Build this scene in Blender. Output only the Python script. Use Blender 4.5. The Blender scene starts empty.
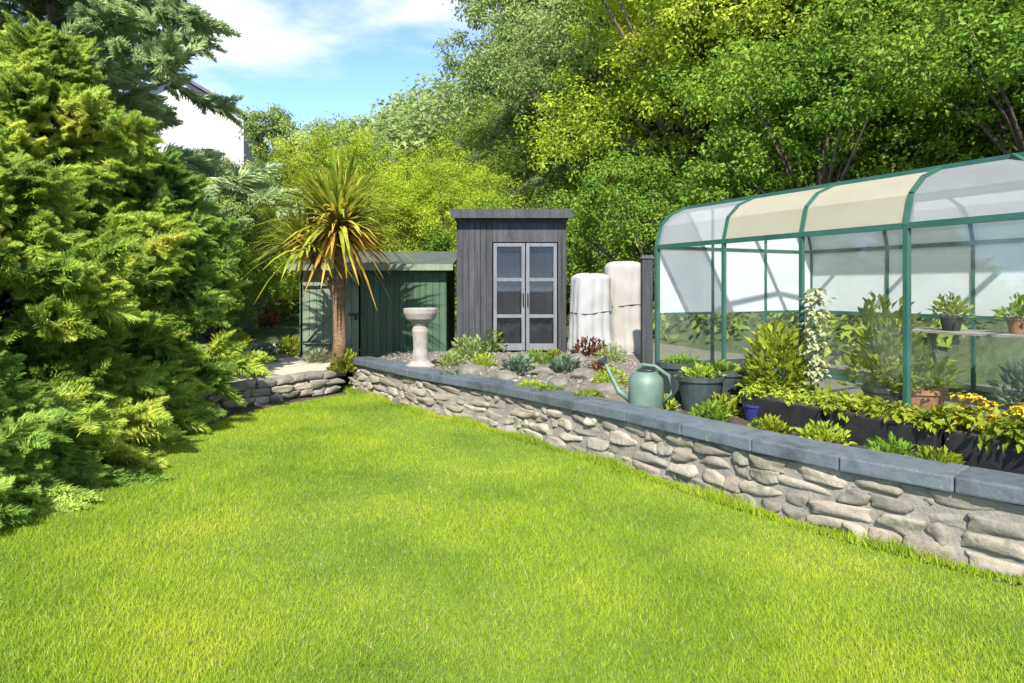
import bpy, bmesh, math, random
import numpy as np
from mathutils import Vector, Matrix, noise
R = math.radians
PI = math.pi
rnd = random.Random(7)
rng = np.random.default_rng(11)
scene = bpy.context.scene
COL = scene.collection
F = 683.0; HZ = 288.0; CAMZ = 1.6

def at(px, py, z):
    """point on the plane of height z seen at a photo position (used while laying the plan out)"""
    Y = F * (CAMZ - z) / (py - HZ)
    return ((px - 512) / F * Y, Y)

# ------------------------------------------------------------------ materials
def mat(name):
    m = bpy.data.materials.new(name); m.use_nodes = True
    nt = m.node_tree; nt.nodes.clear()
    out = nt.nodes.new('ShaderNodeOutputMaterial')
    return m, nt, out

def ramp(nt, stops, fac=None):
    r = nt.nodes.new('ShaderNodeValToRGB')
    el = r.color_ramp.elements
    while len(el) > 1: el.remove(el[-1])
    el[0].position = stops[0][0]; el[0].color = (*stops[0][1], 1)
    for p, c in stops[1:]:
        e = el.new(p); e.color = (*c, 1)
    if fac is not None: nt.links.new(fac, r.inputs[0])
    return r

def tex_noise(nt, scale, detail=4, rough=.55, coord='Object', dist=0):
    tc = nt.nodes.new('ShaderNodeTexCoord')
    n = nt.nodes.new('ShaderNodeTexNoise')
    n.inputs['Scale'].default_value = scale; n.inputs['Detail'].default_value = detail
    n.inputs['Roughness'].default_value = rough; n.inputs['Distortion'].default_value = dist
    nt.links.new(tc.outputs[coord], n.inputs['Vector'])
    return n

def surf(name, c1, c2, scale=6, rough=.8, bump=.3, bscale=None, metal=0, spec=.4, c3=None, stretch=None, bdist=.02, isl=0):
    m, nt, out = mat(name)
    b = nt.nodes.new('ShaderNodeBsdfPrincipled')
    n = tex_noise(nt, scale, 6, .6)
    if stretch:
        mp = nt.nodes.new('ShaderNodeMapping'); mp.inputs['Scale'].default_value = stretch
        tc = nt.nodes.new('ShaderNodeTexCoord'); nt.links.new(tc.outputs['Object'], mp.inputs[0]); nt.links.new(mp.outputs[0], n.inputs['Vector'])
    stops = [(.32, c1), (.68, c2)] if c3 is None else [(.28, c1), (.5, c2), (.72, c3)]
    r = ramp(nt, stops, n.outputs[0])
    if name == 'slate_coping':
        ln = tex_noise(nt, 11, 9, .75); lr = ramp(nt, [(.60, (0, 0, 0)), (.64, (.75, .75, .75))], ln.outputs[0]); lm = nt.nodes.new('ShaderNodeMix'); lm.data_type = 'RGBA'
        nt.links.new(lr.outputs[0], lm.inputs[0]); nt.links.new(r.outputs[0], lm.inputs[6]); lm.inputs[7].default_value = (.15, .155, .125, 1)
        class _R: outputs = [lm.outputs[2]]
        r = _R
    if isl:
        g = nt.nodes.new('ShaderNodeNewGeometry'); hs = nt.nodes.new('ShaderNodeHueSaturation')
        mr = nt.nodes.new('ShaderNodeMapRange'); mr.inputs[3].default_value = 1 - isl; mr.inputs[4].default_value = 1 + isl
        nt.links.new(g.outputs['Random Per Island'], mr.inputs[0]); nt.links.new(mr.outputs[0], hs.inputs['Value']); nt.links.new(r.outputs[0], hs.inputs['Color'])
        nt.links.new(hs.outputs[0], b.inputs['Base Color'])
    else: nt.links.new(r.outputs[0], b.inputs['Base Color'])
    b.inputs['Roughness'].default_value = rough; b.inputs['Metallic'].default_value = metal
    b.inputs['Specular IOR Level'].default_value = spec
    if bump:
        n2 = tex_noise(nt, bscale or scale * 5, 8, .65)
        bp = nt.nodes.new('ShaderNodeBump'); bp.inputs['Strength'].default_value = bump; bp.inputs['Distance'].default_value = bdist
        nt.links.new(n2.outputs[0], bp.inputs['Height']); nt.links.new(bp.outputs[0], b.inputs['Normal'])
    nt.links.new(b.outputs[0], out.inputs[0])
    return m

def stones(name, cols, rough=.9, moss=0):
    """each loose piece of the mesh gets its own stone colour"""
    m, nt, out = mat(name)
    b = nt.nodes.new('ShaderNodeBsdfPrincipled')
    g = nt.nodes.new('ShaderNodeNewGeometry')
    k = len(cols)
    r = ramp(nt, [((i + .5) / k, c) for i, c in enumerate(cols)], g.outputs['Random Per Island'])
    n = tex_noise(nt, 9, 8, .7)
    r2 = ramp(nt, [(.3, (.62, .60, .56)), (.7, (1.1, 1.08, 1.05))], n.outputs[0])
    mx = nt.nodes.new('ShaderNodeMix'); mx.data_type = 'RGBA'; mx.blend_type = 'MULTIPLY'; mx.inputs[0].default_value = .8
    nt.links.new(r.outputs[0], mx.inputs[6]); nt.links.new(r2.outputs[0], mx.inputs[7])
    if moss:
        mn = tex_noise(nt, 3.2, 8, .72); mr = ramp(nt, [(.56, (0, 0, 0)), (.66, (moss,) * 3)], mn.outputs[0]); m4 = nt.nodes.new('ShaderNodeMix'); m4.data_type = 'RGBA'
        nt.links.new(mr.outputs[0], m4.inputs[0]); nt.links.new(mx.outputs[2], m4.inputs[6]); m4.inputs[7].default_value = (.085, .088, .045, 1); mx = m4
    nt.links.new(mx.outputs[2], b.inputs['Base Color'])
    b.inputs['Roughness'].default_value = rough
    n2 = tex_noise(nt, 22, 8, .7)
    bp = nt.nodes.new('ShaderNodeBump'); bp.inputs['Strength'].default_value = .6; bp.inputs['Distance'].default_value = .03
    nt.links.new(n2.outputs[0], bp.inputs['Height']); nt.links.new(bp.outputs[0], b.inputs['Normal'])
    nt.links.new(b.outputs[0], out.inputs[0])
    return m

def leaf(name, cols, trans=.35, nscale=.8, gloss=.12, namt=.68, straw=None):
    """foliage: colour differs leaf by leaf and spray by spray"""
    m, nt, out = mat(name)
    g = nt.nodes.new('ShaderNodeNewGeometry')
    n = tex_noise(nt, nscale, 3, .5)
    mxf = nt.nodes.new('ShaderNodeMix'); mxf.data_type = 'FLOAT'; mxf.inputs[0].default_value = namt
    mr = nt.nodes.new('ShaderNodeMapRange'); mr.inputs[1].default_value = .3; mr.inputs[2].default_value = .7
    nt.links.new(n.outputs[0], mr.inputs[0])
    nt.links.new(g.outputs['Random Per Island'], mxf.inputs[2]); nt.links.new(mr.outputs[0], mxf.inputs[3])
    k = len(cols)
    r = ramp(nt, [(.15 + .7 * i / max(1, k - 1), c) for i, c in enumerate(cols)], mxf.outputs[0])
    if straw:
        gt = nt.nodes.new('ShaderNodeMath'); gt.operation = 'GREATER_THAN'; gt.inputs[1].default_value = .955; nt.links.new(g.outputs['Random Per Island'], gt.inputs[0])
        sm = nt.nodes.new('ShaderNodeMix'); sm.data_type = 'RGBA'; nt.links.new(gt.outputs[0], sm.inputs[0]); nt.links.new(r.outputs[0], sm.inputs[6]); sm.inputs[7].default_value = (*straw, 1)
        class _R: outputs = [sm.outputs[2]]
        r = _R
    d = nt.nodes.new('ShaderNodeBsdfPrincipled'); d.inputs['Roughness'].default_value = .55
    d.inputs['Specular IOR Level'].default_value = gloss
    t = nt.nodes.new('ShaderNodeBsdfTranslucent')
    hs = nt.nodes.new('ShaderNodeHueSaturation'); hs.inputs['Hue'].default_value = .485; hs.inputs['Value'].default_value = 1.35
    nt.links.new(r.outputs[0], hs.inputs['Color']); nt.links.new(hs.outputs[0], t.inputs[0])
    nt.links.new(r.outputs[0], d.inputs['Base Color'])
    ms = nt.nodes.new('ShaderNodeMixShader'); ms.inputs[0].default_value = trans
    nt.links.new(d.outputs[0], ms.inputs[1]); nt.links.new(t.outputs[0], ms.inputs[2])
    nt.links.new(ms.outputs[0], out.inputs[0])
    return m

def glass(name, tint=(.93, .97, .95), refl=.9, f0=.04, grime=.22):
    m, nt, out = mat(name)
    tr = nt.nodes.new('ShaderNodeBsdfTransparent'); tr.inputs[0].default_value = (*tint, 1)
    gl = nt.nodes.new('ShaderNodeBsdfGlossy'); gl.inputs[0].default_value = (refl, refl, refl, 1); gl.inputs['Roughness'].default_value = .02
    lw = nt.nodes.new('ShaderNodeLayerWeight'); lw.inputs[0].default_value = .5
    pw = nt.nodes.new('ShaderNodeMath'); pw.operation = 'POWER'; pw.inputs[1].default_value = 4.5; nt.links.new(lw.outputs['Facing'], pw.inputs[0])
    ad = nt.nodes.new('ShaderNodeMath'); ad.operation = 'MULTIPLY_ADD'; ad.inputs[1].default_value = .9; ad.inputs[2].default_value = f0; nt.links.new(pw.outputs[0], ad.inputs[0])
    ms = nt.nodes.new('ShaderNodeMixShader')
    nt.links.new(ad.outputs[0], ms.inputs[0]); nt.links.new(tr.outputs[0], ms.inputs[1]); nt.links.new(gl.outputs[0], ms.inputs[2])
    df = nt.nodes.new('ShaderNodeBsdfDiffuse'); df.inputs[0].default_value = (.42, .45, .38, 1); gn = tex_noise(nt, 2.2, 8, .7)
    gr = nt.nodes.new('ShaderNodeMapRange'); gr.inputs[1].default_value = .42; gr.inputs[2].default_value = .8; gr.inputs[3].default_value = .01; gr.inputs[4].default_value = grime; nt.links.new(gn.outputs[0], gr.inputs[0])
    m3 = nt.nodes.new('ShaderNodeMixShader'); nt.links.new(gr.outputs[0], m3.inputs[0]); nt.links.new(ms.outputs[0], m3.inputs[1]); nt.links.new(df.outputs[0], m3.inputs[2])
    nt.links.new(m3.outputs[0], out.inputs[0])
    return m

def film(name, col, trans=.55, clear=.1):
    """milky sheet: scatters light through"""
    m, nt, out = mat(name)
    d = nt.nodes.new('ShaderNodeBsdfDiffuse'); t = nt.nodes.new('ShaderNodeBsdfTranslucent')
    n = tex_noise(nt, 3, 4)
    r = ramp(nt, [(.3, tuple(c * .9 for c in col)), (.7, col)], n.outputs[0])
    nt.links.new(r.outputs[0], d.inputs[0]); nt.links.new(r.outputs[0], t.inputs[0])
    ms = nt.nodes.new('ShaderNodeMixShader'); ms.inputs[0].default_value = trans
    nt.links.new(d.outputs[0], ms.inputs[1]); nt.links.new(t.outputs[0], ms.inputs[2])
    tr = nt.nodes.new('ShaderNodeBsdfTransparent')
    m2 = nt.nodes.new('ShaderNodeMixShader'); m2.inputs[0].default_value = clear
    nt.links.new(ms.outputs[0], m2.inputs[1]); nt.links.new(tr.outputs[0], m2.inputs[2])
    nt.links.new(m2.outputs[0], out.inputs[0])
    return m

M = {}
M['stone'] = stones('wall_stone', [(0.169, 0.154, 0.124), (0.314, 0.284, 0.222), (0.223, 0.194, 0.153), (0.262, 0.219, 0.176), (0.367, 0.336, 0.270), (0.196, 0.187, 0.153), (0.288, 0.259, 0.194)], moss=.7)
M['coping'] = surf('slate_coping', (0.038, 0.047, 0.056), (0.086, 0.102, 0.116), 4, .55, .35, 26, c3=(0.038, 0.045, 0.053), isl=.18)
M['soil'] = surf('soil', (.04, .03, .02), (.11, .08, .055), 14, .95, .9, 40, bdist=.05)
M['gravel'] = surf('gravel_ground', (.06, .058, .042), (.155, .14, .11), 26, .95, .8, 60, c3=(.10, .092, .07))
M['pale_gravel'] = surf('pale_gravel', (0.225, 0.198, 0.146), (0.476, 0.430, 0.330), 22, .95, .8, 60, c3=(0.344, 0.305, 0.231))
M['pebble'] = stones('gravel_stone', [(.09, .085, .07), (.16, .14, .11), (.22, .2, .17), (.13, .115, .10), (.28, .26, .22)])
M['mortar'] = surf('lime_mortar', (0.150, 0.138, 0.115), (0.255, 0.232, 0.189), 8, .95, .6, 50)
M['hill'] = surf('hill_ground', (.035, .05, .018), (.07, .095, .03), 1.5, .95, .8, 8, bdist=.1)
M['green_alu'] = surf('green_painted_metal', (.015, .065, .045), (.03, .095, .068), 4, .45, .05, 20)
M['shed_green'] = surf('green_stained_timber', (0.023, 0.052, 0.026), (0.044, 0.080, 0.042), 3, .75, .4, 12, stretch=(6, 6, .6), isl=.22)
M['shed_sage'] = surf('sage_painted_timber', (0.101, 0.132, 0.084), (0.151, 0.183, 0.123), 3, .7, .4, 12, stretch=(6, 6, .6), isl=.15)
M['felt'] = surf('roof_felt', (0.038, 0.048, 0.039), (0.077, 0.089, 0.072), 8, .9, .4, 60)
M['char'] = surf('charcoal_timber', (.016, .017, .019), (.042, .044, .048), 3, .7, .4, 14, stretch=(6, 6, .6), isl=.25)
M['greydoor'] = surf('grey_painted_timber', (0.085, 0.088, 0.098), (0.135, 0.139, 0.152), 3, .7, .3, 14, stretch=(6, 6, .6), isl=.1)
M['slate'] = surf('slate_roof', (.06, .06, .065), (.11, .11, .12), 3, .7, .3, 20)
M['render'] = surf('white_render', (0.351, 0.344, 0.332), (0.421, 0.414, 0.401), 2, .9, .15, 40)
M['bark'] = surf('bark', (.05, .038, .026), (.13, .10, .07), 6, .95, .8, 20, stretch=(3, 3, .7), bdist=.04)
M['palmbark'] = surf('cabbage_palm_bark', (.10, .06, .03), (.22, .14, .075), 9, .95, .8, 30, stretch=(1, 1, 3), bdist=.03)
M['limestone'] = surf('pale_limestone', (.15, .135, .115), (.25, .23, .20), 7, .9, .5, 40, c3=(.26, .22, .195))
M['rock'] = surf('rock', (0.074, 0.068, 0.056), (0.167, 0.155, 0.130), 6, .9, .6, 25)
M['terracotta'] = surf('terracotta', (.20, .085, .04), (.31, .14, .07), 9, .85, .3, 40)
M['black_plastic'] = surf('black_plastic', (.009, .009, .010), (.022, .021, .02), 9, .55, .1)
M['grey_pot'] = surf('dark_grey_plastic', (.02, .027, .027), (.04, .05, .05), 7, .55, .1)
M['blue_pot'] = surf('blue_glaze', (.012, .018, .08), (.03, .035, .13), 6, .3, .05)
M['mint'] = surf('pale_green_plastic', (0.068, 0.112, 0.084), (0.112, 0.164, 0.128), 7, .5, .1)
M['bag'] = surf('pale_cover_cloth', (0.234, 0.240, 0.234), (0.293, 0.295, 0.287), 1.5, .85, .25, 220, bdist=.004)
M['bag_warm'] = surf('warm_cover_cloth', (0.222, 0.211, 0.187), (0.281, 0.266, 0.240), 1.5, .85, .25, 220, bdist=.004)
M['timber'] = surf('bare_timber', (.14, .09, .055), (.26, .19, .12), 6, .85, .3, 30, stretch=(1, 1, .2))
M['pale_timber'] = surf('weathered_timber', (.16, .145, .115), (.27, .245, .20), 6, .85, .3, 30)
M['glass'] = glass('greenhouse_glass')
M['window'] = glass('window_glass', (.5, .52, .55), .5, .05, .03)
M['lining'] = film('bubble_lining', (.86, .875, .885), .5, .02)
M['eaves_film'] = film('frosted_eaves_glass', (.44, .46, .455), .6, .25)
M['blind'] = film('cream_shading', (.47, .435, .325), .5, .02)
M['curtain'] = film('pale_curtain', (.34, .33, .36), .3, 0)
M['white_trim'] = surf('white_paint', (.72, .72, .70), (.8, .8, .78), 4, .5, .05)

M['conifer'] = leaf('golden_conifer', [(0.133, 0.220, 0.040), (0.254, 0.374, 0.062), (0.411, 0.528, 0.096), (0.600, 0.600, 0.141)], .55, 1.6)
M['conifer_b'] = leaf('green_conifer', [(0.128, 0.233, 0.049), (0.231, 0.365, 0.078), (0.360, 0.505, 0.116), (0.488, 0.600, 0.166)], .55, 1.6)
M['cedar'] = leaf('grey_green_conifer', [(0.205, 0.291, 0.129), (0.340, 0.443, 0.205), (0.511, 0.600, 0.291)], .4, .7)
M['lime'] = leaf('bright_broadleaf', [(0.141, 0.220, 0.018), (0.247, 0.338, 0.029), (0.354, 0.448, 0.037), (0.461, 0.542, 0.047)], .45, .35)
M['mid'] = leaf('mid_broadleaf', [(0.129, 0.212, 0.021), (0.242, 0.329, 0.032), (0.368, 0.435, 0.045), (0.511, 0.541, 0.057)], .42, .35)
M['dark'] = leaf('dark_broadleaf', [(0.082, 0.166, 0.019), (0.151, 0.256, 0.029), (0.233, 0.346, 0.043)], .38, .4)
M['olive'] = leaf('muted_broadleaf', [(0.141, 0.207, 0.066), (0.241, 0.316, 0.098), (0.339, 0.414, 0.132)], .4, .3)
M['chart'] = leaf('chartreuse_foliage', [(0.115, 0.161, 0.014), (0.207, 0.253, 0.021), (0.310, 0.333, 0.032)], .4, 4)
M['yellowflower'] = leaf('yellow_petals', [(.40, .30, .02), (.55, .42, .04)], .25, 5)
M['redleaf'] = leaf('bronze_leaves', [(.075, .03, .015), (.14, .055, .025), (.2, .09, .035)], .3, 4)
M['mintleaf'] = leaf('silver_green_leaves', [(.09, .135, .08), (.15, .2, .125), (.2, .24, .165)], .25, 5)
M['palmleaf'] = leaf('sword_leaves', [(0.105, 0.161, 0.018), (0.194, 0.254, 0.026), (0.316, 0.338, 0.044), (0.456, 0.423, 0.062)], .35, 3)
M['deadleaf'] = leaf('dead_leaves', [(0.239, 0.131, 0.029), (0.389, 0.244, 0.043), (0.508, 0.383, 0.072)], .35, 3)
M['palefl'] = leaf('pale_spike', [(.26, .28, .13), (.34, .35, .2)], .3, 5)
M['grass'] = leaf('grass_blade', [(0.115, 0.214, 0.012), (0.193, 0.301, 0.015), (0.276, 0.381, 0.021), (0.400, 0.428, 0.035)], .4, .8, .15, .65, straw=(0.450, 0.386, 0.158))
M['scrub'] = leaf('hillside_scrub', [(0.077, 0.132, 0.018), (0.151, 0.218, 0.028), (0.259, 0.311, 0.041)], .38, .3)

# ------------------------------------------------------------------ mesh helpers
class MB:
    def __init__(s): s.v = []; s.f = []
    def add(s, vs, fs):
        o = len(s.v); s.v += [tuple(v) for v in vs]; s.f += [tuple(i + o for i in f) for f in fs]
    def box(s, c, d, rz=0, rx=0, ry=0, taper=1):
        x, y, z = d[0] / 2, d[1] / 2, d[2] / 2; t = taper
        vs = [(-x, -y, -z), (x, -y, -z), (x, y, -z), (-x, y, -z), (-x * t, -y * t, z), (x * t, -y * t, z), (x * t, y * t, z), (-x * t, y * t, z)]
        m = Matrix.Translation(c) @ Matrix.Rotation(rz, 4, 'Z') @ Matrix.Rotation(ry, 4, 'Y') @ Matrix.Rotation(rx, 4, 'X')
        s.add([m @ Vector(v) for v in vs], [(0, 3, 2, 1), (4, 5, 6, 7), (0, 1, 5, 4), (1, 2, 6, 5), (2, 3, 7, 6), (3, 0, 4, 7)])
    def bar(s, a, b, w, h=None, up=(0, 0, 1)):
        """square bar from a to b"""
        a = Vector(a); b = Vector(b); h = h or w; d = (b - a).normalized(); u = Vector(up)
        if abs(d.dot(u)) > .98: u = Vector((0, 1, 0))
        x = d.cross(u).normalized() * (w / 2); y = x.cross(d).normalized() * (h / 2)
        vs = [a - x - y, a + x - y, a + x + y, a - x + y, b - x - y, b + x - y, b + x + y, b - x + y]
        s.add(vs, [(0, 3, 2, 1), (4, 5, 6, 7), (0, 1, 5, 4), (1, 2, 6, 5), (2, 3, 7, 6), (3, 0, 4, 7)])
    def tube(s, pts, rad, n=8, cap=True):
        pts = [Vector(p) for p in pts]; k = len(pts); rad = rad if isinstance(rad, (list, tuple)) else [rad] * k
        vs = []; fs = []
        for i, p in enumerate(pts):
            d = (pts[min(i + 1, k - 1)] - pts[max(i - 1, 0)]).normalized()
            u = Vector((0, 0, 1)) if abs(d.z) < .9 else Vector((1, 0, 0))
            x = d.cross(u).normalized(); y = x.cross(d)
            for j in range(n):
                a = 2 * PI * j / n; vs.append(p + (x * math.cos(a) + y * math.sin(a)) * rad[i])
        for i in range(k - 1):
            for j in range(n):
                fs.append((i * n + j, i * n + (j + 1) % n, (i + 1) * n + (j + 1) % n, (i + 1) * n + j))
        if cap:
            fs.append(tuple(range(n - 1, -1, -1))); fs.append(tuple((k - 1) * n + j for j in range(n)))
        s.add(vs, fs)
    def lathe(s, prof, n=20, c=(0, 0, 0), wob=0):
        vs = []; fs = []; k = len(prof)
        for r, z in prof:
            for j in range(n):
                a = 2 * PI * j / n; q = r * (1 + wob * math.sin(3 * a + z * 9))
                vs.append((c[0] + q * math.cos(a), c[1] + q * math.sin(a), c[2] + z))
        for i in range(k - 1):
            for j in range(n):
                fs.append((i * n + j, i * n + (j + 1) % n, (i + 1) * n + (j + 1) % n, (i + 1) * n + j))
        fs.append(tuple(range(n - 1, -1, -1))); fs.append(tuple((k - 1) * n + j for j in range(n)))
        s.add(vs, fs)
    def quad(s, a, b, c, d): s.add([a, b, c, d], [(0, 1, 2, 3)])
    def slab(s, a, b, c, d, t):
        """thick sheet on a-b-c-d"""
        a, b, c, d = map(Vector, (a, b, c, d)); n = (b - a).cross(d - a).normalized() * t
        s.add([a, b, c, d, a + n, b + n, c + n, d + n], [(3, 2, 1, 0), (4, 5, 6, 7), (0, 1, 5, 4), (1, 2, 6, 5), (2, 3, 7, 6), (3, 0, 4, 7)])
    def prism(s, poly, depth, origin, ax, up=(0, 0, 1)):
        """2-D outline (u,h) along ax / up, extruded by depth across"""
        ax = Vector(ax); up = Vector(up); d = ax.cross(up).normalized() * depth; o = Vector(origin); n = len(poly)
        p1 = [o + ax * u + up * h for u, h in poly]; p2 = [p + d for p in p1]
        s.add(p1 + p2, [tuple(range(n)), tuple(range(2 * n - 1, n - 1, -1))] + [(i, i + n, (i + 1) % n + n, (i + 1) % n) for i in range(n)])
    def build(s, name, m, parent=None, bevel=0, smooth=False, loc=None):
        me = bpy.data.meshes.new(name); me.from_pydata(s.v, [], s.f); me.materials.append(m)
        bm = bmesh.new(); bm.from_mesh(me); bmesh.ops.recalc_face_normals(bm, faces=bm.faces)
        if bevel: bmesh.ops.bevel(bm, geom=bm.edges, offset=bevel, segments=2, profile=.6, affect='EDGES', clamp_overlap=True)
        bm.to_mesh(me); bm.free()
        if smooth: me.polygons.foreach_set('use_smooth', [True] * len(me.polygons))
        return link(name, me, parent, loc)

def link(name, me, parent=None, loc=None):
    o = bpy.data.objects.new(name, me); COL.objects.link(o)
    if loc: o.location = loc
    if parent: o.parent = parent
    return o

def tag(o, label, cat, group=None, kind=None):
    if label: o['label'] = label
    if cat: o['category'] = cat
    if group: o['group'] = group
    if kind: o['kind'] = kind
    return o

def thing(name, loc, label, cat, group=None, rz=0):
    o = bpy.data.objects.new(name, None); COL.objects.link(o); o.location = loc; o.rotation_euler = (0, 0, rz); o.empty_display_size = .2
    return tag(o, label, cat, group)

def dup(root, loc, rz, sc, label, group=None):
    r = root.copy(); COL.objects.link(r); r.location = loc; r.rotation_euler = (0, 0, rz)
    r.scale = sc if isinstance(sc, (tuple, list)) else (sc, sc, sc)
    r['label'] = label
    if group: r['group'] = group
    for ch in list(root.children):
        c = ch.copy(); COL.objects.link(c); c.parent = r
        for g in ch.children:
            d = g.copy(); COL.objects.link(d); d.parent = c
    return r

def mesh_np(name, V, Fq, m):
    """numpy vertices + faces (all of one size) to mesh data"""
    k = Fq.shape[1]; me = bpy.data.meshes.new(name)
    me.vertices.add(len(V)); me.vertices.foreach_set('co', V.astype(np.float32).ravel())
    me.loops.add(Fq.size); me.loops.foreach_set('vertex_index', Fq.astype(np.int32).ravel())
    me.polygons.add(len(Fq)); me.polygons.foreach_set('loop_start', np.arange(0, Fq.size, k, dtype=np.int32))
    me.polygons.foreach_set('loop_total', np.full(len(Fq), k, dtype=np.int32))
    me.update(calc_edges=True); me.validate(); me.materials.append(m)
    return me

def unit(a): return a / np.maximum(np.linalg.norm(a, axis=-1, keepdims=True), 1e-9)

def leaves_at(P, N, D, L, W, fold=.25):
    """leaf blades: at P, along D, normal N, length L, width W; two triangles folded at the midrib (one quad strip)"""
    n = len(P); D = unit(D); S = unit(np.cross(D, N)); N = np.cross(S, D)
    L = np.broadcast_to(np.asarray(L, float), n)[:, None]; W = np.broadcast_to(np.asarray(W, float), n)[:, None]
    a = P; b = P + D * L * .5 + S * W * .5 + N * W * fold; c = P + D * L - N * L * .12; d = P + D * L * .5 - S * W * .5 + N * W * fold
    V = np.stack([a, b, c, d], 1).reshape(-1, 3)
    i = np.arange(n)[:, None] * 4
    Fq = np.concatenate([i + 0, i + 1, i + 2, i + 0, i + 2, i + 3], 1).reshape(-1, 3)
    return V, Fq

def join(parts):
    V = []; Fs = []; o = 0
    for v, f in parts: V.append(v); Fs.append(f + o); o += len(v)
    return np.concatenate(V), np.concatenate(Fs)

def rdir(n): return unit(rng.normal(size=(n, 3)))

def clumps(C, Rr, per, L, W, flat=.75, up=.35, g=None):
    """leaves on and inside many small clumps. C centres, Rr radii, per leaves per clump"""
    n = len(C); d = rdir(n * per); rad = (rng.random(n * per) ** .5) * .9 + .1
    Ce = np.repeat(C, per, 0); Re = np.repeat(Rr, per)[:, None]
    off = d * rad[:, None] * Re; off[:, 2] *= flat
    P = Ce + off
    N = unit(d * .6 + np.array([0, 0, up * 2]) + rng.normal(size=d.shape) * .45)
    D = np.cross(N, rdir(n * per)) + d * .35 - np.array([0, 0, .25])
    s = rng.uniform(.65, 1.3, n * per)
    return leaves_at(P, N, D, L * s, W * s)

# ------------------------------------------------------------------ world, sun, camera
w = bpy.data.worlds.new('World'); scene.world = w; w.use_nodes = True
nt = w.node_tree; bg = nt.nodes['Background']
SUN_EL = R(42); SUN_DIR = Vector((-.10, -1, 0)).normalized()     # towards the sun, level part
sky = nt.nodes.new('ShaderNodeTexSky'); sky.sky_type = 'NISHITA'; sky.sun_disc = False
sky.sun_elevation = SUN_EL; sky.sun_rotation = math.atan2(SUN_DIR.x, SUN_DIR.y)
sky.altitude = 50; sky.air_density = .33; sky.dust_density = .05; sky.ozone_density = 3
tc = nt.nodes.new('ShaderNodeTexCoord'); mp = nt.nodes.new('ShaderNodeMapping'); mp.inputs['Scale'].default_value = (1.0, 1.0, 2.6)
mp.inputs['Location'].default_value = (4.7, 2.2, .3)
cn = nt.nodes.new('ShaderNodeTexNoise'); cn.inputs['Scale'].default_value = 2.3; cn.inputs['Detail'].default_value = 9; cn.inputs['Roughness'].default_value = .55; cn.inputs['Distortion'].default_value = .3
nt.links.new(tc.outputs['Generated'], mp.inputs[0]); nt.links.new(mp.outputs[0], cn.inputs['Vector'])
cr = ramp(nt, [(.45, (0, 0, 0)), (.60, (.85, .85, .85)), (.68, (1, 1, 1))], cn.outputs[0])
cc = ramp(nt, [(.45, (1.35, 1.5, 1.75)), (.62, (2.0, 2.1, 2.3)), (.68, (17, 17, 17.3))], cn.outputs[0])
mx = nt.nodes.new('ShaderNodeMix'); mx.data_type = 'RGBA'
nt.links.new(cr.outputs[0], mx.inputs[0]); nt.links.new(sky.outputs[0], mx.inputs[6]); nt.links.new(cc.outputs[0], mx.inputs[7])
nt.links.new(mx.outputs[2], bg.inputs['Color']); bg.inputs['Strength'].default_value = .15

sl = bpy.data.lights.new('sun', 'SUN'); sl.energy = 2.6; sl.angle = R(1.0); sl.color = (1, .95, .87)
so = bpy.data.objects.new('sun', sl); COL.objects.link(so)
sd = Vector((SUN_DIR.x * math.cos(SUN_EL), SUN_DIR.y * math.cos(SUN_EL), math.sin(SUN_EL)))
so.rotation_euler = sd.to_track_quat('Z', 'Y').to_euler(); so.location = (0, 0, 30)

cd = bpy.data.cameras.new('camera'); cam = bpy.data.objects.new('camera', cd); COL.objects.link(cam); scene.camera = cam
cam.location = (0, 0, CAMZ); cam.rotation_euler = (R(90), 0, 0); cd.sensor_width = 36; cd.lens = 36 * F / 1024
cd.shift_y = -(341.5 - HZ) / 1024; cd.clip_start = .05; cd.clip_end = 2000
scene.view_settings.view_transform = 'Standard'; scene.view_settings.look = 'None'; scene.view_settings.exposure = 2.2; scene.view_settings.gamma = 1
scene.cycles.max_bounces = 8; scene.cycles.transparent_max_bounces = 24; scene.cycles.use_denoising = True

# ------------------------------------------------------------------ plan: wall line, terrace, greenhouse line
WALL = [(-2.50, 10.62), (-1.85, 9.75), (-1.19, 8.8), (-.55, 8.1), (0, 7.42), (.58, 6.6), (1.09, 5.9), (1.5, 5.25), (2.03, 4.5), (2.42, 4.07), (2.79, 3.68), (3.5, 2.95), (4.4, 2.0), (5.4, .9)]
def resample(pts, step):
    P = [Vector((x, y, 0)) for x, y in pts]; out = [P[0]]; acc = 0
    # Catmull-Rom through the plan points, then even steps
    dense = []
    for i in range(len(P) - 1):
        p0 = P[max(i - 1, 0)]; p1 = P[i]; p2 = P[i + 1]; p3 = P[min(i + 2, len(P) - 1)]
        for k in range(20):
            t = k / 20
            dense.append(.5 * ((2 * p1) + (p2 - p0) * t + (2 * p0 - 5 * p1 + 4 * p2 - p3) * t * t + (3 * p1 - p0 - 3 * p2 + p3) * t ** 3))
    dense.append(P[-1])
    for a, b in zip(dense, dense[1:]):
        acc += (b - a).length
        if acc >= step: out.append(b); acc = 0
    return out
TER = .45
GA = Vector((1.67, 7.85, TER)); GD = Vector((.436, -.900, 0)); GN = Vector((.900, .436, 0))     # greenhouse corner, run, inward
def G(s, u, h): return GA + GD * s + GN * u + Vector((0, 0, h))

def hill_h(x, y):
    q = (x - GA.x) * GN.x + (y - GA.y) * GN.y          # distance behind the greenhouse front
    h = 0.0
    if q > 3.4: h = .75 * (q - 3.4) ** 1.02
    b = max(0.0, y - 15.5) * .18                      # gentle rise behind the garden
    h = max(h, 0) + b
    h = min(h, 16 + .05 * max(h - 16, 0))
    if h > .05: h += .35 * noise.noise(Vector((x * .25, y * .25, 0))) * min(1, h)
    return h

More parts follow.
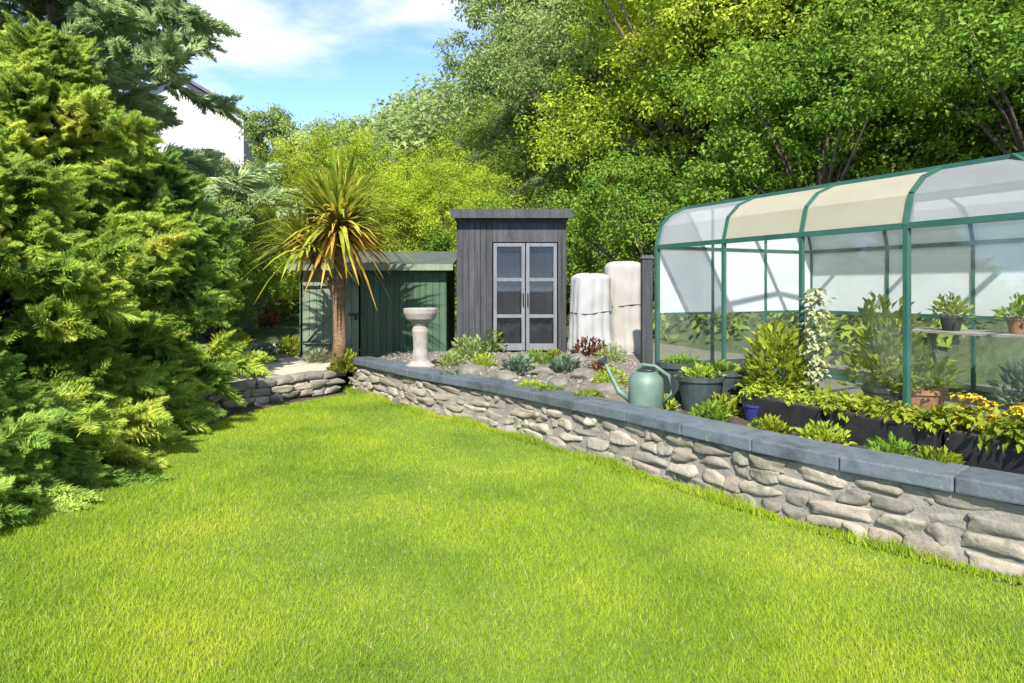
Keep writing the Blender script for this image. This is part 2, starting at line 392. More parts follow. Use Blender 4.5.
# ground: one sheet out to the horizon, fine near the garden
def ground():
    xs = sorted(set([-600, -300, -150, -90, -60] + [x * 1.5 - 45 for x in range(61)] + [60, 90, 150, 300, 600]))
    ys = sorted(set([-300, -120, -60, -30] + [y * 1.5 - 15 for y in range(61)] + [90, 120, 200, 400, 900]))
    mb = MB(); vs = [(x, y, hill_h(x, y) - .02) for y in ys for x in xs]; n = len(xs)
    mb.add(vs, [(j * n + i, j * n + i + 1, (j + 1) * n + i + 1, (j + 1) * n + i) for j in range(len(ys) - 1) for i in range(n - 1)])
    return tag(mb.build('terrain', M['hill'], smooth=True), 'rising wooded ground behind the garden', 'ground', kind='structure')
ground()

def poly_sheet(name, pts, z, m, label, sub=0):
    bm = bmesh.new(); vs = [bm.verts.new((p[0], p[1], z)) for p in pts]; f = bm.faces.new(vs)
    bmesh.ops.triangulate(bm, faces=[f]); bmesh.ops.recalc_face_normals(bm, faces=bm.faces)
    if bm.faces[:][0].normal.z < 0: bmesh.ops.reverse_faces(bm, faces=bm.faces)
    me = bpy.data.meshes.new(name); bm.to_mesh(me); bm.free(); me.materials.append(m)
    return tag(link(name, me), label, name.replace('_', ' '), kind='structure')

# lawn soil sheet (under the blades)
LEFT = [(-3.3, -3), (-3.35, 3.0), (-3.36, 4.6), (-3.38, 5.8), (-3.45, 6.8), (-3.55, 7.5), (-3.45, 8.4), (-3.15, 9.2), (-2.75, 9.85), (-2.45, 10.15)]
wl = resample(WALL, .12)
lawn_pts = [(x, y) for x, y in LEFT] + [(p.x - .10, p.y - .07) for p in wl] + [(5.4, -3)]
def grass_sheet_mat():
    m, nt, out = mat('lawn_ground')
    b = nt.nodes.new('ShaderNodeBsdfPrincipled'); n = tex_noise(nt, 1.1, 5, .6); n2 = tex_noise(nt, 60, 4, .7)
    r = ramp(nt, [(.3, (.075, .13, .009)), (.55, (.12, .18, .013)), (.75, (.19, .22, .022))], n.outputs[0])
    r2 = ramp(nt, [(.3, (.6, .6, .6)), (.7, (1.15, 1.15, 1.15))], n2.outputs[0])
    mx = nt.nodes.new('ShaderNodeMix'); mx.data_type = 'RGBA'; mx.blend_type = 'MULTIPLY'; mx.inputs[0].default_value = 1
    nt.links.new(r.outputs[0], mx.inputs[6]); nt.links.new(r2.outputs[0], mx.inputs[7]); nt.links.new(mx.outputs[2], b.inputs['Base Color'])
    b.inputs['Roughness'].default_value = .9
    bp = nt.nodes.new('ShaderNodeBump'); bp.inputs['Strength'].default_value = .6; bp.inputs['Distance'].default_value = .02
    nt.links.new(n2.outputs[0], bp.inputs['Height']); nt.links.new(bp.outputs[0], b.inputs['Normal']); nt.links.new(b.outputs[0], out.inputs[0])
    return m
poly_sheet('lawn', lawn_pts, .012, grass_sheet_mat(), 'mown lawn in front of the stone wall')
poly_sheet('border_soil', [(-9, -3), (-3.2, -3)] + [(x + .22, y) for x, y in LEFT[1:]] + [(-2.5, 10.3), (-4.2, 9.0), (-9, 9)], .006, M['soil'], 'bare soil border under the conifers')
poly_sheet('terrace_ground', [(p.x + .12, p.y + .1) for p in wl] + [(9, 1), (7.2, 8.0), (5.6, 14), (2, 16), (-2.2, 16), (-2.2, 10.9)], TER, M['gravel'], 'raised gravel terrace behind the wall')
poly_sheet('raised_bed', [(-3.95, 8.72), (-2.6, 10.68), (-2.25, 10.9), (-2.25, 16), (-9, 16), (-9, 8.0)], .30, M['pale_gravel'], 'raised gravel bed behind the low wall')

bed = [G(.95, -.02, 0), G(5.1, -.02, 0)] + [p + Vector((.20, .12, 0)) for p in wl if p.y < 6.5 and p.y > 1.6][::-1]
poly_sheet('planting_bed', [(p.x, p.y) for p in bed], TER + .006, M['soil'], 'dark soil strip between the coping and the greenhouse')
# ---- grass blades
def inside(X, Y, poly):
    c = np.zeros(len(X), bool); n = len(poly)
    for i in range(n):
        x1, y1 = poly[i]; x2, y2 = poly[(i + 1) % n]
        t = ((y1 > Y) != (y2 > Y)); c ^= t & (X < (x2 - x1) * (Y - y1) / ((y2 - y1) or 1e-9) + x1)
    return c
def grass():
    n = 980000
    Y = 1.2 * (10.8 / 1.2) ** rng.random(n); X = rng.uniform(-3.8, 4.6, n)     # denser towards the viewer's end
    k = inside(X, Y, lawn_pts) & (rng.random(n) < np.clip(1.35 - .0 * Y, 0, 1))
    X = X[k]; Y = Y[k]; n = len(X)
    h = rng.uniform(.010, .037, n) * (1 + .25 * np.sin(X * 2.1 + 1.3 * np.sin(Y * 1.7)))
    a = rng.random(n) * 2 * PI; wd = rng.uniform(.0018, .0036, n) * (1 + Y * .10)
    lean = rng.normal(0, .45, (n, 2)) * h[:, None]
    B = np.stack([X, Y, np.full(n, .012)], 1); s = np.stack([np.cos(a), np.sin(a), 0 * a], 1) * wd[:, None] * .5
    T = B.copy(); T[:, :2] += lean; T[:, 2] += h
    V = np.stack([B - s, B + s, T], 1).reshape(-1, 3); Fq = np.arange(3 * n).reshape(-1, 3)
    m = 26000; i = rng.integers(0, len(wl) - 1, m); q = rng.random(m)[:, None]; W = np.array([[p.x, p.y] for p in wl])
    XY = W[i] * (1 - q) + W[i + 1] * q - np.array([.8, .5]) * np.abs(rng.normal(.03, .06, m))[:, None]
    hh = rng.uniform(.02, .09, m) * (rng.random(m) ** .6) * (1 + .5 * np.sin(XY[:, 0] * 9)); a = rng.random(m) * 2 * PI
    B = np.stack([XY[:, 0], XY[:, 1], np.full(m, .012)], 1); s = np.stack([np.cos(a), np.sin(a), 0 * a], 1) * .003
    T = B.copy(); T[:, :2] += rng.normal(0, .4, (m, 2)) * hh[:, None]; T[:, 2] += hh
    V2 = np.stack([B - s, B + s, T], 1).reshape(-1, 3); V = np.concatenate([V, V2]); Fq = np.arange(len(V)).reshape(-1, 3)
    return tag(link('lawn_grass', mesh_np('lawn_grass', V, Fq, M['grass'])), 'short bright green mown grass of the lawn', 'grass', kind='stuff')
grass()

# ------------------------------------------------------------------ retaining wall with slate coping
def rock_box(mb, c, d, ax, jit=.12):
    """irregular rounded stone: centre c, size d along (ax, normal, up)"""
    ax = Vector(ax).normalized(); nn = Vector((-ax.y, ax.x, 0)); up = Vector((0, 0, 1))
    bm = bmesh.new(); bmesh.ops.create_cube(bm, size=1); bmesh.ops.subdivide_edges(bm, edges=bm.edges[:], cuts=5, use_grid_fill=True); bmesh.ops.bevel(bm, geom=[e for e in bm.edges if e.calc_face_angle(0) > 1], offset=.03, segments=1, profile=.6, affect='EDGES')
    o = Vector((rnd.random() * 50, rnd.random() * 50, 0))
    vs = []; cut = [Vector((rnd.gauss(0, 1), -abs(rnd.gauss(0, 1.2)), rnd.gauss(0, 1))).normalized() for _ in range(5)]; lim = [rnd.uniform(.44, .60) for _ in range(5)]
    for v in bm.verts:
        for p_, l_ in zip(cut, lim):
            e_ = v.co.dot(p_) - l_
            if e_ > 0: v.co -= p_ * e_ * .85
        q = v.co * (1 + jit * noise.noise(v.co * 1.8 + o) * 1.6 + .06 * noise.noise(v.co * 5 + o) + .05 * noise.noise(v.co * 13 + o))
        vs.append(Vector(c) + ax * q.x * d[0] + nn * q.y * d[1] + up * q.z * d[2])
    idx = {v: i for i, v in enumerate(bm.verts)}
    mb.add(vs, [tuple(idx[v] for v in f.verts) for f in bm.faces]); bm.free()

def stone_wall(line, h, thick, courses, lmin, lmax):
    mb = MB(); z = 0
    L = [0]
    for a, b in zip(line, line[1:]): L.append(L[-1] + (b - a).length)
    def pos(s):
        for i in range(len(L) - 1):
            if s <= L[i + 1]:
                t = (s - L[i]) / (L[i + 1] - L[i]); return line[i].lerp(line[i + 1], t), (line[i + 1] - line[i]).normalized()
        return line[-1], (line[-1] - line[-2]).normalized()
    for ci in range(courses):
        ch = h / courses; s = -rnd.random() * .1
        while s < L[-1]:
            ln = rnd.uniform(lmin, lmax); p, ax = pos(min(max(s + ln / 2, 0), L[-1]))
            nn = Vector((-ax.y, ax.x, 0))
            rock_box(mb, p + nn * (thick / 2 + rnd.uniform(-.015, .015)) + Vector((0, 0, z + ch / 2)), (ln * 1.02, thick, ch * rnd.uniform(.98, 1.08)), ax)
            s += ln
        z += ch
    return mb
wl2 = resample(WALL, .15)
rw = tag(stone_wall(wl2, .42, .26, 4, .12, .46).build('retaining_wall', M['stone'], smooth=True), 'pale rubble stone retaining wall with slate coping along the lawn', 'wall')
cm = MB()
for a, b in zip(wl2, wl2[1:]):
    ax = (b - a).normalized(); nn = Vector((-ax.y, ax.x, 0)); c = (a + b) / 2 + nn * .135 + Vector((0, 0, .205)); cm.box(c, ((b - a).length + .004, .22, .41), math.atan2(ax.y, ax.x))
cm.build('mortar', M['mortar'], rw)
cm = MB(); slab_line = resample(WALL, .62)
for a, b in zip(slab_line, slab_line[1:]):
    ax = (b - a).normalized(); nn = Vector((-ax.y, ax.x, 0)); g = .006
    c = (a + b) / 2 + nn * .14 + Vector((0, 0, .475))
    cm.box(c, ((b - a).length - g, .36, .095), math.atan2(ax.y, ax.x), rx=rnd.uniform(-.012, .012))
cm.build('coping', M['coping'], rw, bevel=.012)
low = [(-3.98, 8.62), (-3.55, 9.25), (-3.05, 9.95), (-2.62, 10.5)]
lw = tag(stone_wall(resample(low, .15), .34, .2, 3, .14, .34).build('low_stone_wall', M['stone'], smooth=True), 'low stone edging wall left of the cabbage palm', 'wall')

# ------------------------------------------------------------------ greenhouse
GL = 5.0; GW = 2.5
PROF = [(0, 0), (0, 1.62), (.06, 1.86), (.2, 1.99), (.42, 2.08), (GW / 2, 2.21)]
PROF_ALL = PROF + [(GW - u, h) for u, h in PROF[-2::-1]]
gh = thing('greenhouse', GA + GD * 2.5 + GN * (GW / 2), 'long green framed glass greenhouse with curved eaves on the terrace', 'greenhouse')
GI = Matrix.Translation(-(GA + GD * 2.5 + GN * (GW / 2)))
def ghb(mb, name, m, parent=None, bevel=0, label=None):
    mb.v = [tuple(GI @ Vector(v)) for v in mb.v]
    o = mb.build(name, m, parent or gh, bevel=bevel)
    if label: o['label'] = label
    return o
STA = [0, 1.07, 2.03, 3.0, 4.0, 5.0]
b = MB(); P = [G(0, -.05, .05), G(GL, -.05, .05)]
for u in (0, GW): b.bar(G(-.03, u, .04), G(GL + .03, u, .04), .09, .10)
for s in (0, GL): b.bar(G(s, .05, .04), G(s, GW - .05, .04), .09, .10)
ghb(b, 'base_rail', M['green_alu'])
for s in STA:                                              # the hoops
    b = MB(); wd = .05 if s in (0, 3.0, GL) else .034
    for (u1, h1), (u2, h2) in zip(PROF_ALL, PROF_ALL[1:]):
        b.bar(G(s, u1, max(h1, .09)), G(s, u2, max(h2, .09)), wd, .035, up=GD)
    ghb(b, 'hoop', M['green_alu'])
for u, h, nm in ((0, 1.62, 'eaves_rail'), (GW, 1.62, 'eaves_rail'), (.42, 2.085, 'purlin'), (GW - .42, 2.085, 'purlin'), (GW / 2, 2.22, 'ridge'), (GW, .84, 'side_rail')):
    b = MB(); b.bar(G(-.02, u, h), G(GL + .02, u, h), .04, .045); ghb(b, nm, M['green_alu'])
b = MB(); b.bar(G(3.52, .40, 2.095), G(4.0, .03, 1.80), .035, .03); ghb(b, 'wind_brace', M['green_alu'])
for s in (0, GL):                                          # gable framing
    b = MB()
    for u in (.82, 1.68): b.bar(G(s, u, .09), G(s, u, 2.12), .032, .03, up=GD)
    b.bar(G(s, 0, 1.62), G(s, GW, 1.62), .032, .03); b.bar(G(s, .1, .85), G(s, .8, .85), .03)
    b.bar(G(s, 1.7, .85), G(s, GW - .1, .85), .03)
    ghb(b, 'gable_frame', M['green_alu'])
for i in range(5):
    s0, s1 = STA[i] + .012, STA[i + 1] - .012
    b = MB(); b.quad(G(s0, 0, .1), G(s1, 0, .1), G(s1, 0, 1.6), G(s0, 0, 1.6)); ghb(b, 'side_pane', M['glass'])
    b = MB()
    for (u1, h1), (u2, h2) in zip(PROF[1:-1], PROF[2:-1]): b.quad(G(s0, u1, h1), G(s1, u1, h1), G(s1, u2, h2), G(s0, u2, h2))
    ghb(b, 'eaves_pane', M['blind'] if i in (1, 2) else M['eaves_film'], label='cream shaded pane under the curved eaves' if i in (1, 2) else None)
    b = MB(); b.quad(G(s0, .42, 2.08), G(s1, .42, 2.08), G(s1, GW / 2, 2.21), G(s0, GW / 2, 2.21)); ghb(b, 'roof_pane', M['glass'])
    b = MB(); b.quad(G(s0, GW - .42, 2.08), G(s1, GW - .42, 2.08), G(s1, GW / 2, 2.21), G(s0, GW / 2, 2.21)); ghb(b, 'roof_pane', M['glass'])
    b = MB()
    for (u1, h1), (u2, h2) in zip(PROF[1:-1], PROF[2:-1]): b.quad(G(s0, GW - u1, h1), G(s1, GW - u1, h1), G(s1, GW - u2, h2), G(s0, GW - u2, h2))
    b.quad(G(s0, GW, .86), G(s1, GW, .86), G(s1, GW, 1.6), G(s0, GW, 1.6)); ghb(b, 'back_pane', M['lining'])
    b = MB(); b.quad(G(s0, GW, .1), G(s1, GW, .1), G(s1, GW, .82), G(s0, GW, .82)); ghb(b, 'back_low_pane', M['glass'])
for s in (0, GL):
    b = MB(); pr = [(u, h) for u, h in PROF_ALL if h > 0]; b.v = [tuple(G(s, u, h)) for u, h in [(0, .86)] + pr + [(GW, .86)]]; b.f = [tuple(range(len(b.v)))]
    ghb(b, 'gable_pane', M['lining'])
    b = MB(); b.quad(G(s, 0, .1), G(s, GW, .1), G(s, GW, .84), G(s, 0, .84)); ghb(b, 'gable_low_pane', M['glass'])

# ------------------------------------------------------------------ small plants
def plant_leaves(n, r, h, L, W, m, z0=0, up=.5, droop=.3, name='foliage'):
    """bushy mound of leaves on arching stems"""
    d = rdir(n); d[:, 2] = np.abs(d[:, 2]); rad = rng.random(n) ** .45
    P = d * rad[:, None] * np.array([r, r, h]); P[:, 2] += z0
    D = unit(d + np.array([0, 0, up]) + rng.normal(size=d.shape) * .35) ; N = unit(np.cross(D, rdir(n)) * .6 + np.array([0, 0, 1.0]))
    s = rng.uniform(.6, 1.25, n)
    V, Fq = leaves_at(P, N, D, L * s, W * s)
    return mesh_np(name, V, Fq, m)
def blade_leaves(n, L, W, m, z0=0, spread=.8, seg=4, droop=.7, name='foliage', base=.03):
    """sword leaves fanning from one point"""
    parts_v = []; parts_f = []; o = 0
    az = rng.random(n) * 2 * PI; el = np.clip(rng.normal(PI / 2 - spread, .45, n), -.6, PI / 2); ln = L * rng.uniform(.65, 1.1, n); dr = droop * rng.uniform(.4, 1.3, n)
    t = np.linspace(0, 1, seg + 1)
    for i in range(n):
        h = np.array([math.cos(az[i]), math.sin(az[i]), 0]); x = t * math.cos(el[i]); z = t * math.sin(el[i]) - dr[i] * t ** 2.2 * .55
        c = np.outer(x, h) * ln[i] + h * base; c[:, 2] += z * ln[i] + z0 + rng.uniform(-.03, .03)
        s = np.array([-h[1], h[0], 0]); wv = W * np.array([.6, 1, .95, .7, .06])[:seg + 1] * .5
        V = np.concatenate([c + s * wv[:, None], c - s * wv[:, None]]); k = seg + 1
        f = np.array([(j, j + 1, k + j + 1, k + j) for j in range(seg)])
        parts_v.append(V); parts_f.append(f + o); o += len(V)
    return mesh_np(name, np.concatenate(parts_v), np.concatenate(parts_f), m)
def pot_mesh(r, h, m, parent, name='pot', taper=.74):
    b = MB(); b.lathe([(r * taper, 0), (r * .97, h * .86), (r * 1.05, h * .87), (r * 1.05, h), (r * .93, h), (r * .9, h * .9)], 22)
    o = b.build(name, m, parent, smooth=False)
    s = MB(); s.lathe([(r * .9, h * .88), (r * .5, h * .92), (.01, h * .93)], 16); s.build('compost', M['soil'], parent)
    return o
def potted(loc, r, h, pm, lm, label, kind='bush', pr=.25, ph=.4, L=.08, W=.04, n=300, group=None, name='potted_plant'):
    t = thing(name, loc, label, 'plant pot', group, rnd.random() * 6)
    pot_mesh(r, h, pm, t)
    if kind == 'bush': link('foliage', plant_leaves(n, pr, ph, L, W, lm, h * .9), t)
    elif kind == 'sword': link('foliage', blade_leaves(n, L, W, lm, h * .9), t)
    return t
def pt(px, py, z): x, y = at(px, py, z); return Vector((x, y, z))

# row between coping and greenhouse, from the mint can to the frame edge
def trough(s, u, ln, label, lm, pr, n, L, W, flower=None):
    t = thing('trough_planter', G(s, u, 0), label, 'planter', 'black troughs along the greenhouse', math.atan2(GD.y, GD.x))
    b = MB(); b.box((0, 0, .11), (ln, .2, .22), taper=1.06); b.build('trough', M['black_plastic'], t, bevel=.012)
    c = MB(); c.box((0, 0, .215), (ln * .98, .17, .03)); c.build('compost', M['soil'], t)
    P = rng.uniform([-ln / 2, -.08, .2], [ln / 2, .08, .24], (26, 3)); 
    V, Fq = clumps(P + np.array([0, 0, pr * .5]), np.full(26, pr), n, L, W, .9, .4)
    link('foliage', mesh_np('foliage', V, Fq, lm), t)
    if flower:
        Pf = rng.uniform([-ln / 2, -.1, .25], [ln / 2, .1, .28 + pr * 1.5], (40, 3)); V, Fq = clumps(Pf, np.full(40, .03), 14, .035, .03, .5, .8)
        link('blooms', mesh_np('blooms', V, Fq, flower), t)
trough(2.25, -.42, .78, 'black trough of dark low leaves by the blue pot', M['mid'], .07, 34, .05, .025)
trough(3.1, -.38, .82, 'black trough of olive and lime leaves below the thick green post', M['chart'], .09, 34, .06, .03)
trough(3.98, -.34, .82, 'black trough with yellow flowers nearest the frame edge', M['chart'], .13, 40, .07, .035, M['yellowflower'])

for s_, u_, m_, r_, h_, lb in [(1.15, -.86, 'mid', .16, .12, 'small green tuft between the mint can and the coping'), (1.75, -.78, 'dark', .17, .14, 'dark green tuft spilling onto the coping'), (2.35, -.72, 'chart', .15, .1, 'tiny lime tuft below the dark leaved trough'),
                             (2.8, -.66, 'mid', .18, .13, 'mid-green tuft at the coping before the middle trough'), (3.3, -.62, 'dark', .16, .12, 'dark tuft at the coping before the lime trough'), (2.7, -.08, 'chart', .16, .3, 'yellow-green clump between the troughs and the glass'),
                             (3.55, -.05, 'mintleaf', .16, .3, 'pale grey-green clump against the near glass'), (3.6, -.6, 'chart', .14, .1, 'lime tuft on the coping at the right edge'), (1.5, .02, 'olive', .18, .3, 'olive green clump at the foot of the second green post')]:
    tag(link('bed_plant', plant_leaves(260, r_, h_, .06, .03, M[m_]), None, G(s_, u_, 0)), lb, 'plant')
# watering can, pale green
t = thing('watering_can', (1.26, 6.42, TER), 'pale mint green watering can on the terrace by the coping', 'watering can', None, R(150))
b = MB(); b.lathe([(.15, 0), (.165, .03), (.165, .25), (.155, .31), (.10, .36), (.085, .37), (.085, .355), (.09, .33)], 24); b.build('can_body', M['mint'], t, smooth=True)
b = MB(); b.tube([(.14, 0, .08), (.27, 0, .16), (.36, 0, .32), (.41, 0, .42)], [.035, .028, .02, .018], 10); b.build('spout', M['mint'], t, smooth=True)
b = MB(); b.lathe([(.018, 0), (.055, .05), (.058, .06), (.01, .075)], 16); o = b.build('rose', M['grey_pot'], t); o.location = (.405, 0, .41); o.rotation_euler = (0, R(45), 0)
b = MB(); b.tube([(-.16, 0, .08), (-.25, 0, .18), (-.22, 0, .34), (-.09, 0, .42), (.03, 0, .43), (.09, 0, .36)], .016, 10); b.build('handle', M['mint'], t, smooth=True)

potted(G(1.35, -.55, 0), .21, .33, M['grey_pot'], M['mid'], 'large dark grey pot beside the mint watering can', 'bush', .2, .12, .06, .03, 140)
potted(G(.82, -.34, 0), .24, .40, M['grey_pot'], M['dark'], 'tall dark grey-green pot at the greenhouse corner', 'bush', .2, .10, .06, .03, 120)
potted(G(1.28, -.2, 0), .2, .36, M['grey_pot'], M['dark'], 'dark pot standing behind the trailing lime plant', 'bush', .17, .10, .06, .03, 120)
tag(link('lime_trailing_plant', plant_leaves(220, .2, .16, .07, .04, M['chart']), None, G(1.62, -.52, 0)), 'low lime green plant spilling beside the coping', 'plant')
potted(G(1.92, -.16, 0), .15, .26, M['terracotta'], M['chart'], 'terracotta pot with tall yellow-green shrub against the glass', 'bush', .30, .62, .09, .045, 700)
potted(G(1.95, -.46, 0), .11, .15, M['blue_pot'], M['dark'], 'small blue glazed pot at the coping edge', 'bush', .08, .05, .04, .02, 60)
potted(G(2.42, .55, .0), .17, .3, M['black_plastic'], M['chart'], 'black pot with lime tomato plant inside the greenhouse', 'bush', .3, .85, .1, .05, 520)
# tall pale spike
t = thing('foxglove', G(2.22, -.06, .0), 'tall pale flower spike standing against the greenhouse glass', 'flower')
b = MB(); b.tube([(0, 0, 0), (.01, .01, .5), (.0, .02, 1.15)], [.012, .01, .004], 8); b.build('stem', M['mintleaf'], t)
P = np.stack([rng.normal(0, .035, 260), rng.normal(0, .035, 260), rng.uniform(.35, 1.15, 260)], 1); D = unit(P * np.array([1, 1, 0]) + np.array([0, 0, -.02]))
link('blooms', mesh_np('blooms', *leaves_at(P, np.tile([0, 0, 1.0], (260, 1)), D, .06, .045), M['palefl']), t)
link('leaves', plant_leaves(60, .2, .2, .18, .07, M['chart']), t)

# staging inside along the back
t = thing('staging_bench', G(3.2, 1.95, 0), 'slatted timber staging bench inside the greenhouse', 'bench', None, math.atan2(GD.y, GD.x))
b = MB()
for k in range(6): b.box((0, -.25 + k * .1, .72), (3.0, .075, .025))
b.build('slatted_top', M['pale_timber'], t, bevel=.004)
for x in (-1.4, 0, 1.4):
    for y in (-.24, .24):
        b = MB(); b.box((x, y, .354), (.05, .05, .706)); b.build('leg', M['pale_timber'], t)
for i, (s, u, m, lab) in enumerate([(2.2, 1.85, 'chart', 'lime seedling pot at the far end of the staging'), (2.75, 1.95, 'mid', 'leafy pot beside the lime seedlings on the staging'), (3.2, 1.8, 'chart', 'pale green seedling pot in the middle of the staging'),
                                    (3.65, 1.95, 'mid', 'dark leafy pot on the near half of the staging'), (4.15, 1.85, 'mintleaf', 'silver leaved pot on the near end of the staging')]):
    potted(G(s, u, .735), .1, .14, M['terracotta' if i % 2 else 'black_plastic'], M[m], lab, 'bush', .16, .2, .07, .035, 160)
for i, (s, lab) in enumerate([(2.6, 'terracotta bowl of bushy green leaves on the greenhouse floor'), (3.45, 'buff pot with grey-green leaves on the greenhouse floor'), (4.2, 'broad pot of bright leaves on the greenhouse floor')]):
    potted(G(s, .75 + .1 * i, 0), .2, .3, M['terracotta' if i == 0 else 'limestone'], M[('mid', 'mintleaf', 'chart')[i]], lab, 'bush', .3, .35, .09, .045, 300)

# ------------------------------------------------------------------ birdbath on the coping end
t = thing('birdbath', (-1.28, 9.55, TER), 'pale stone birdbath on a pedestal behind the coping', 'birdbath')
b = MB(); b.lathe([(.21, 0), (.21, .07), (.17, .09), (.12, .14), (.10, .3), (.105, .45), (.12, .55), (.10, .62), (.13, .66)], 28); b.build('pedestal', M['limestone'], t, smooth=False)
b = MB(); b.lathe([(.12, .66), (.2, .72), (.235, .80), (.24, .86), (.215, .87), (.19, .81), (.01, .78)], 28); b.build('bowl', M['limestone'], t, smooth=False)

# ------------------------------------------------------------------ green shed
def boards(mb, a, bb, z0, z1, n, t=.02, horizontal=False):
    a = Vector(a); bb = Vector(bb); d = bb - a; ax = d.normalized(); L = d.length; rz = math.atan2(ax.y, ax.x)
    for i in range(n):
        if horizontal:
            hh = (z1 - z0) / n; c = (a + bb) / 2; mb.box((c.x, c.y, z0 + (i + .5) * hh), (L, t, hh - .004), rz, rx=R(5))
        else:
            wv = L / n; c = a + ax * (i + .5) * wv; mb.box((c.x, c.y, (z0 + z1) / 2), (wv - .006, t, z1 - z0), rz)
sx0, sy, sx1 = -3.85, 12.4, -1.2
t = thing('green_shed', (-2.5, 12.9, .32), 'dark green timber shed with felt roof behind the cabbage palm', 'shed')
T = Matrix.Translation((2.5, -12.9, -.32))
def sb(mb, nm, m, bevel=0, par=t, label=None):
    mb.v = [tuple(T @ Vector(v)) for v in mb.v]; o = mb.build(nm, m, par, bevel=bevel)
    if label: o['label'] = label
    return o
b = MB(); boards(b, (-2.75, sy, 0), (sx1, sy, 0), .32, 1.98, 13); boards(b, (sx1, sy, 0), (sx1, sy + 1.8, 0), .32, 2.0, 14); boards(b, (sx0, sy + 1.8, 0), (sx0, sy, 0), .32, 2.0, 14)
boards(b, (sx0, sy + 1.8, 0), (sx1, sy + 1.8, 0), .32, 2.1, 20); sb(b, 'wall', M['shed_green'], .003)
b = MB(); boards(b, (-3.8, sy - .005, 0), (-2.78, sy - .005, 0), .34, 1.92, 8); d_ = sb(b, 'door', M['shed_sage'], .003, label='paler sage green shed door')
b = MB(); b.bar((-3.75, sy - .03, .6), (-2.85, sy - .03, .6), .09, .02); b.bar((-3.75, sy - .03, 1.65), (-2.85, sy - .03, 1.65), .09, .02); b.bar((-3.7, sy - .03, .66), (-2.9, sy - .03, 1.59), .08, .02); sb(b, 'ledge_brace', M['shed_sage'], 0, d_)
for z_ in (.62, 1.63):
    b = MB(); b.bar((-3.79, sy - .052, z_), (-3.45, sy - .052, z_), .012, .035); sb(b, 'hinge', M['black_plastic'], 0, d_)
b = MB(); b.bar((-2.96, sy - .05, 1.12), (-2.7, sy - .05, 1.12), .014, .04); b.box((-2.82, sy - .075, 1.06), (.05, .025, .07)); sb(b, 'hasp', M['black_plastic'], 0, d_)
b = MB(); b.slab((sx0 - .15, sy - .22, 1.98), (sx1 + .15, sy - .22, 1.98), (sx1 + .15, sy + 2.0, 2.32), (sx0 - .15, sy + 2.0, 2.32), .05); sb(b, 'roof', M['felt'])
b = MB(); b.bar((sx0 - .15, sy - .235, 1.97), (sx1 + .15, sy - .235, 1.97), .025, .11); sb(b, 'fascia', M['shed_sage'])

# ------------------------------------------------------------------ charcoal summerhouse and white bags
hx0, hx1, hy = -.98, .96, 12.2
t2 = thing('summerhouse', (0, 13, TER), 'charcoal timber summerhouse with flat roof, grey glazed doors and pale curtains', 'summerhouse')
T2 = Matrix.Translation((0, -13, -TER))
def s2(mb, nm, m, bevel=0, par=t2):
    mb.v = [tuple(T2 @ Vector(v)) for v in mb.v]; return mb.build(nm, m, par, bevel=bevel)
b = MB(); boards(b, (hx0, hy, 0), (-.35, hy, 0), TER, 2.80, 6); boards(b, (.82, hy, 0), (hx1, hy, 0), TER, 2.80, 2); boards(b, (hx1, hy, 0), (hx1, hy + 1.9, 0), TER, 2.80, 15); boards(b, (hx0, hy + 1.9, 0), (hx0, hy, 0), TER, 2.80, 15)
boards(b, (-.35, hy, 0), (.82, hy, 0), 2.42, 2.80, 1); boards(b, (hx0, hy + 1.9, 0), (hx1, hy + 1.9, 0), TER, 2.80, 16); s2(b, 'wall', M['char'], .003)
b = MB(); b.slab((hx0 - .1, hy - .2, 2.95), (hx1 + .1, hy - .2, 2.95), (hx1 + .1, hy + 2.1, 2.81), (hx0 - .1, hy + 2.1, 2.81), .04); rf = s2(b, 'roof', M['felt'])
b = MB(); b.bar((hx0 - .1, hy - .21, 2.91), (hx1 + .1, hy - .21, 2.91), .022, .16); b.bar((hx0, hy - .03, 2.83), (hx1, hy - .03, 2.83), .03, .12); s2(b, 'fascia', M['char'], 0, rf)
for x0, x1 in ((-.33, .23), (.25, .80)):
    b = MB()
    for xx in (x0 + .03, x1 - .03): b.bar((xx, hy - .015, TER + .04), (xx, hy - .015, 2.4), .06, .04, up=(0, 1, 0))
    for zz in (TER + .1, 1.1, 1.75, 2.37): b.bar((x0, hy - .013, zz), (x1, hy - .013, zz), .035, .06 if zz > .6 else .12)
    dd = s2(b, 'door', M['greydoor'])
    b = MB(); b.box(((x0 + x1) / 2, hy, 1.45), (x1 - x0 - .08, .008, 1.9)); s2(b, 'pane', M['window'], 0, dd)
    hxx = x1 - .03 if x0 < 0 else x0 + .03
    b = MB(); b.tube([(hxx, hy - .035, 1.3), (hxx, hy - .08, 1.3), (hxx, hy - .08, 1.5), (hxx, hy - .035, 1.5)], .012, 8); s2(b, 'handle', M['black_plastic'], 0, dd)
    b = MB()
    for k in range(5): b.box((x0 + .06 + k * .09, hy + .09 + .02 * (k % 2), 1.35), (.1, .012, 1.75), R(18 if k % 2 else -18))
    s2(b, 'curtain', M['curtain'], 0, t2)
